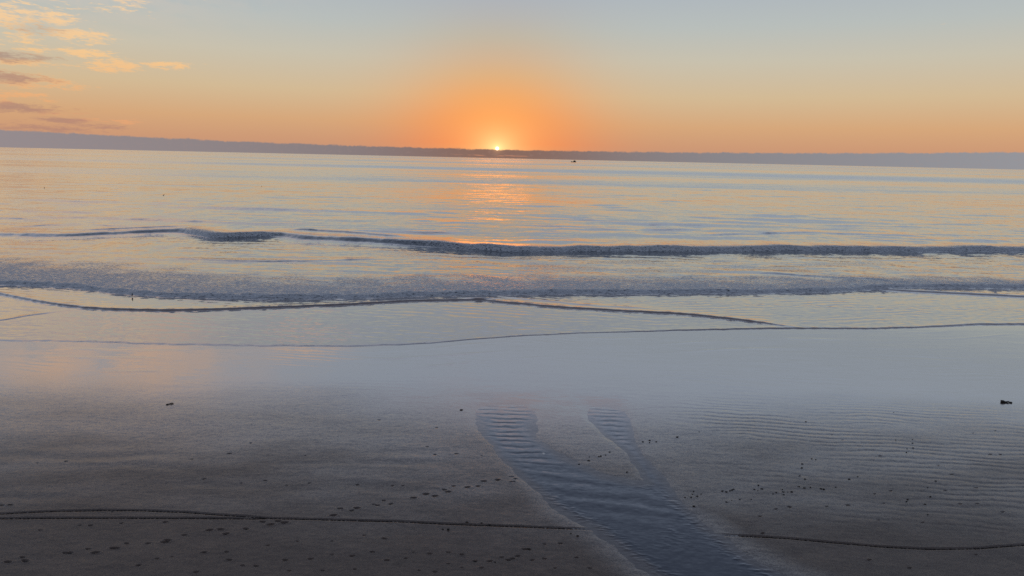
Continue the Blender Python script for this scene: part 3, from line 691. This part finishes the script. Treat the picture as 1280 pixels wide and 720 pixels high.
# pale shell in the stream
shell_mat = simple_mat('shell', (0.62, 0.60, 0.56), (0.75, 0.73, 0.70), 0.35, 20)
x, y = ground(679, 566.5)
bm = bmesh.new(); bmesh.ops.create_uvsphere(bm, u_segments=20, v_segments=10, radius=0.05)
for v in bm.verts:
    a = math.atan2(v.co.y, v.co.x); v.co.z = max(v.co.z, -0.008) * 0.65; f_ = 1 + 0.06 * math.cos(a * 14); v.co.x *= f_ * (1.25 if v.co.x > 0 else 0.85); v.co.y *= f_
sh = link_bm('shell', bm, shell_mat); sh.location = (x, y, -0.022); tag(sh, 'single white shell shining in the stream near its right bank', 'shell')

# birds
bird_mat = simple_mat('dark_plumage', (0.014, 0.013, 0.013), (0.032, 0.029, 0.027), 0.7, 16)
leg_mat = simple_mat('bird_leg', (0.02, 0.016, 0.012), (0.03, 0.024, 0.018), 0.6, 10)
def bird_body(name, sc, standing, parent=None):
    bm = bmesh.new(); h = 0.21 if standing else 0.03
    path = [(-.24, h + .03, .006, .004), (-.19, h + .025, .030, .016), (-.13, h + .02, .055, .040), (-.05, h + .015, .078, .068), (.03, h + .02, .080, .076), (.095, h + .045, .060, .062), (.13, h + .09, .040, .042),
            (.145, h + .135, .033, .034), (.165, h + .165, .035, .036), (.195, h + .172, .026, .027), (.215, h + .168, .012, .013), (.25, h + .160, .006, .007), (.285, h + .152, .002, .003)]
    loft(bm, [((a * sc, 0, z * sc), (0, hw * sc, 0), (-.25 * hh * sc if 4 < i < 9 else 0, 0, hh * sc)) for i, (a, z, hw, hh) in enumerate(path)], 14)
    return link_bm(name, bm, bird_mat, parent)
def sea_z(x, y):
    i = int(np.clip(np.searchsorted(yr, y), 0, len(yr) - 1)); j = int(np.argmin(abs(X[i] - x))); return float(Z[i, j])
x, y = ground(165.5, 372.2)
rt = bpy.data.objects.new('wading_bird', None); COL.objects.link(rt)
bird_body('body', 0.85, True, rt); rt.scale = (0.62, 0.62, 0.62)
for sgn in (-1, 1):
    bm = bmesh.new()
    loft(bm, [((-.01, sgn * .03, .20), (.011, 0, 0), (0, .011, 0)), ((-.025, sgn * .03, .11), (.007, 0, 0), (0, .007, 0)), ((-.005, sgn * .03, .01), (.007, 0, 0), (0, .007, 0)), ((-.005, sgn * .03, -.02), (.006, 0, 0), (0, .006, 0))], 8)
    loft(bm, [((-.02, sgn * .03, .006), (0, .006, 0), (0, 0, .005)), ((.045, sgn * .03, .004), (0, .016, 0), (0, 0, .004))], 8)
    link_bm('leg', bm, leg_mat, rt)
rt.location = (x, y, sea_z(x, y) + 0.005); rt.rotation_euler = (0, 0, 2.0)
tag(rt, 'small dark bird standing in the shallow water right in front of the foaming bore', 'bird')
for (u, v, lab) in ((55.5, 236.5, 'leftmost of three tiny dark seabirds floating beyond the breakers'), (204.5, 245.7, 'middle and nearest of three tiny dark seabirds floating beyond the breakers'),
                    (327, 234.0, 'rightmost of three tiny dark seabirds floating beyond the breakers')):
    x, y = ground(u, v)
    o = bird_body('floating_seabird', 0.95, False); o.location = (x, y, sea_z(x, y)); o.rotation_euler = (0, 0, random.uniform(0.8, 2.6)); tag(o, lab, 'bird', 'seabirds on the water')

# ------------------------------------------------------------------ fishing boat near the horizon
x, y = ground(717, 202.9)
D = math.hypot(x, y); U = D / FPX                       # metres per photograph pixel there
boat = bpy.data.objects.new('fishing_boat', None); COL.objects.link(boat); boat.location = (x, y, 0)
boat.rotation_euler = (0, 0, math.pi - math.atan2(x, y) * 0 + 0.12)   # bow to the left
hull_mat = simple_mat('boat_hull_paint', (0.020, 0.018, 0.020), (0.035, 0.030, 0.030), 0.4, 0.5)
house_mat = simple_mat('boat_house_paint', (0.045, 0.040, 0.038), (0.06, 0.055, 0.05), 0.4, 0.6)
glass_mat = simple_mat('boat_window', (0.01, 0.012, 0.015), (0.015, 0.018, 0.02), 0.1, 1.0)
steel_mat = simple_mat('boat_steel', (0.03, 0.028, 0.026), (0.045, 0.04, 0.038), 0.45, 1.0)
L = 6.4 * U; S = L / 20.0
bm = bmesh.new(); secs = []
for (a, hw, zk, zd) in ((-10, 2.5, -.4, 2.0), (-8, 2.9, -.8, 1.9), (-4, 3.1, -1, 1.9), (0, 3.1, -1, 2.0), (4, 2.9, -1, 2.4), (7, 2.0, -.9, 3.0), (9, 1.0, -.6, 3.5), (10.4, .08, .8, 3.9)):
    secs.append([bm.verts.new(Vector(q) * S) for q in ((a, -hw, zd), (a, -hw * .93, zd * .4), (a, -hw * .55, zk * .6), (a, 0, zk), (a, hw * .55, zk * .6), (a, hw * .93, zd * .4), (a, hw, zd), (a, hw * .88, zd - .5), (a, -hw * .88, zd - .5))])
for s1_, s2_ in zip(secs[:-1], secs[1:]):
    for i in range(9): bm.faces.new((s1_[i], s1_[(i + 1) % 9], s2_[(i + 1) % 9], s2_[i]))
bm.faces.new(secs[0]); bm.faces.new(secs[-1])
link_bm('hull', bm, hull_mat, boat, False)
def box(bm, x0, x1, y0, y1, z0, z1, rake=0.0):
    vs = [bm.verts.new(Vector(q) * S) for q in ((x0, y0, z0), (x1, y0, z0), (x1, y1, z0), (x0, y1, z0), (x0, y0, z1), (x1 - rake, y0, z1), (x1 - rake, y1, z1), (x0, y1, z1))]
    for f_ in ((0, 3, 2, 1), (4, 5, 6, 7), (0, 1, 5, 4), (1, 2, 6, 5), (2, 3, 7, 6), (3, 0, 4, 7)): bm.faces.new([vs[i] for i in f_])
bm = bmesh.new(); box(bm, -8.5, 1.5, -2.1, 2.1, 1.5, 4.6, .4); wh = link_bm('deckhouse', bm, house_mat, boat, False)
bm = bmesh.new(); box(bm, -6.5, .4, -1.8, 1.8, 4.62, 6.9, .6); wheel = link_bm('wheelhouse', bm, house_mat, boat, False)
bm = bmesh.new(); box(bm, -7.0, .6, -2.1, 2.1, 6.92, 7.15); link_bm('roof', bm, steel_mat, wheel, False)
for sgn in (-1, 1):
    for a in (-5.6, -3.9, -2.2):
        bm = bmesh.new(); box(bm, a, a + 1.2, sgn * 1.79 - .03, sgn * 1.79 + .03, 5.5, 6.5); link_bm('window', bm, glass_mat, wheel, False)
bm = bmesh.new(); loft(bm, [((-3, 0, 7.1 * S), (.16 * S, 0, 0), (0, .16 * S, 0)), ((-3 * S, 0, 9.6 * S), (.08 * S, 0, 0), (0, .08 * S, 0))], 8)
for v in bm.verts:
    if abs(v.co.x + 3) < .3 * S + .001 and v.co.z < 7.2 * S: v.co.x += 3 - 3 * S
link_bm('mast', bm, steel_mat, boat)
bm = bmesh.new(); loft(bm, [((3 * S, 0, 1.6 * S), (.14 * S, 0, 0), (0, .14 * S, 0)), ((6.8 * S, 0, 5.0 * S), (.08 * S, 0, 0), (0, .08 * S, 0))], 8); link_bm('boom', bm, steel_mat, boat)
tag(boat, 'small dark fishing boat with its cabin aft, out on the water near the horizon', 'boat')
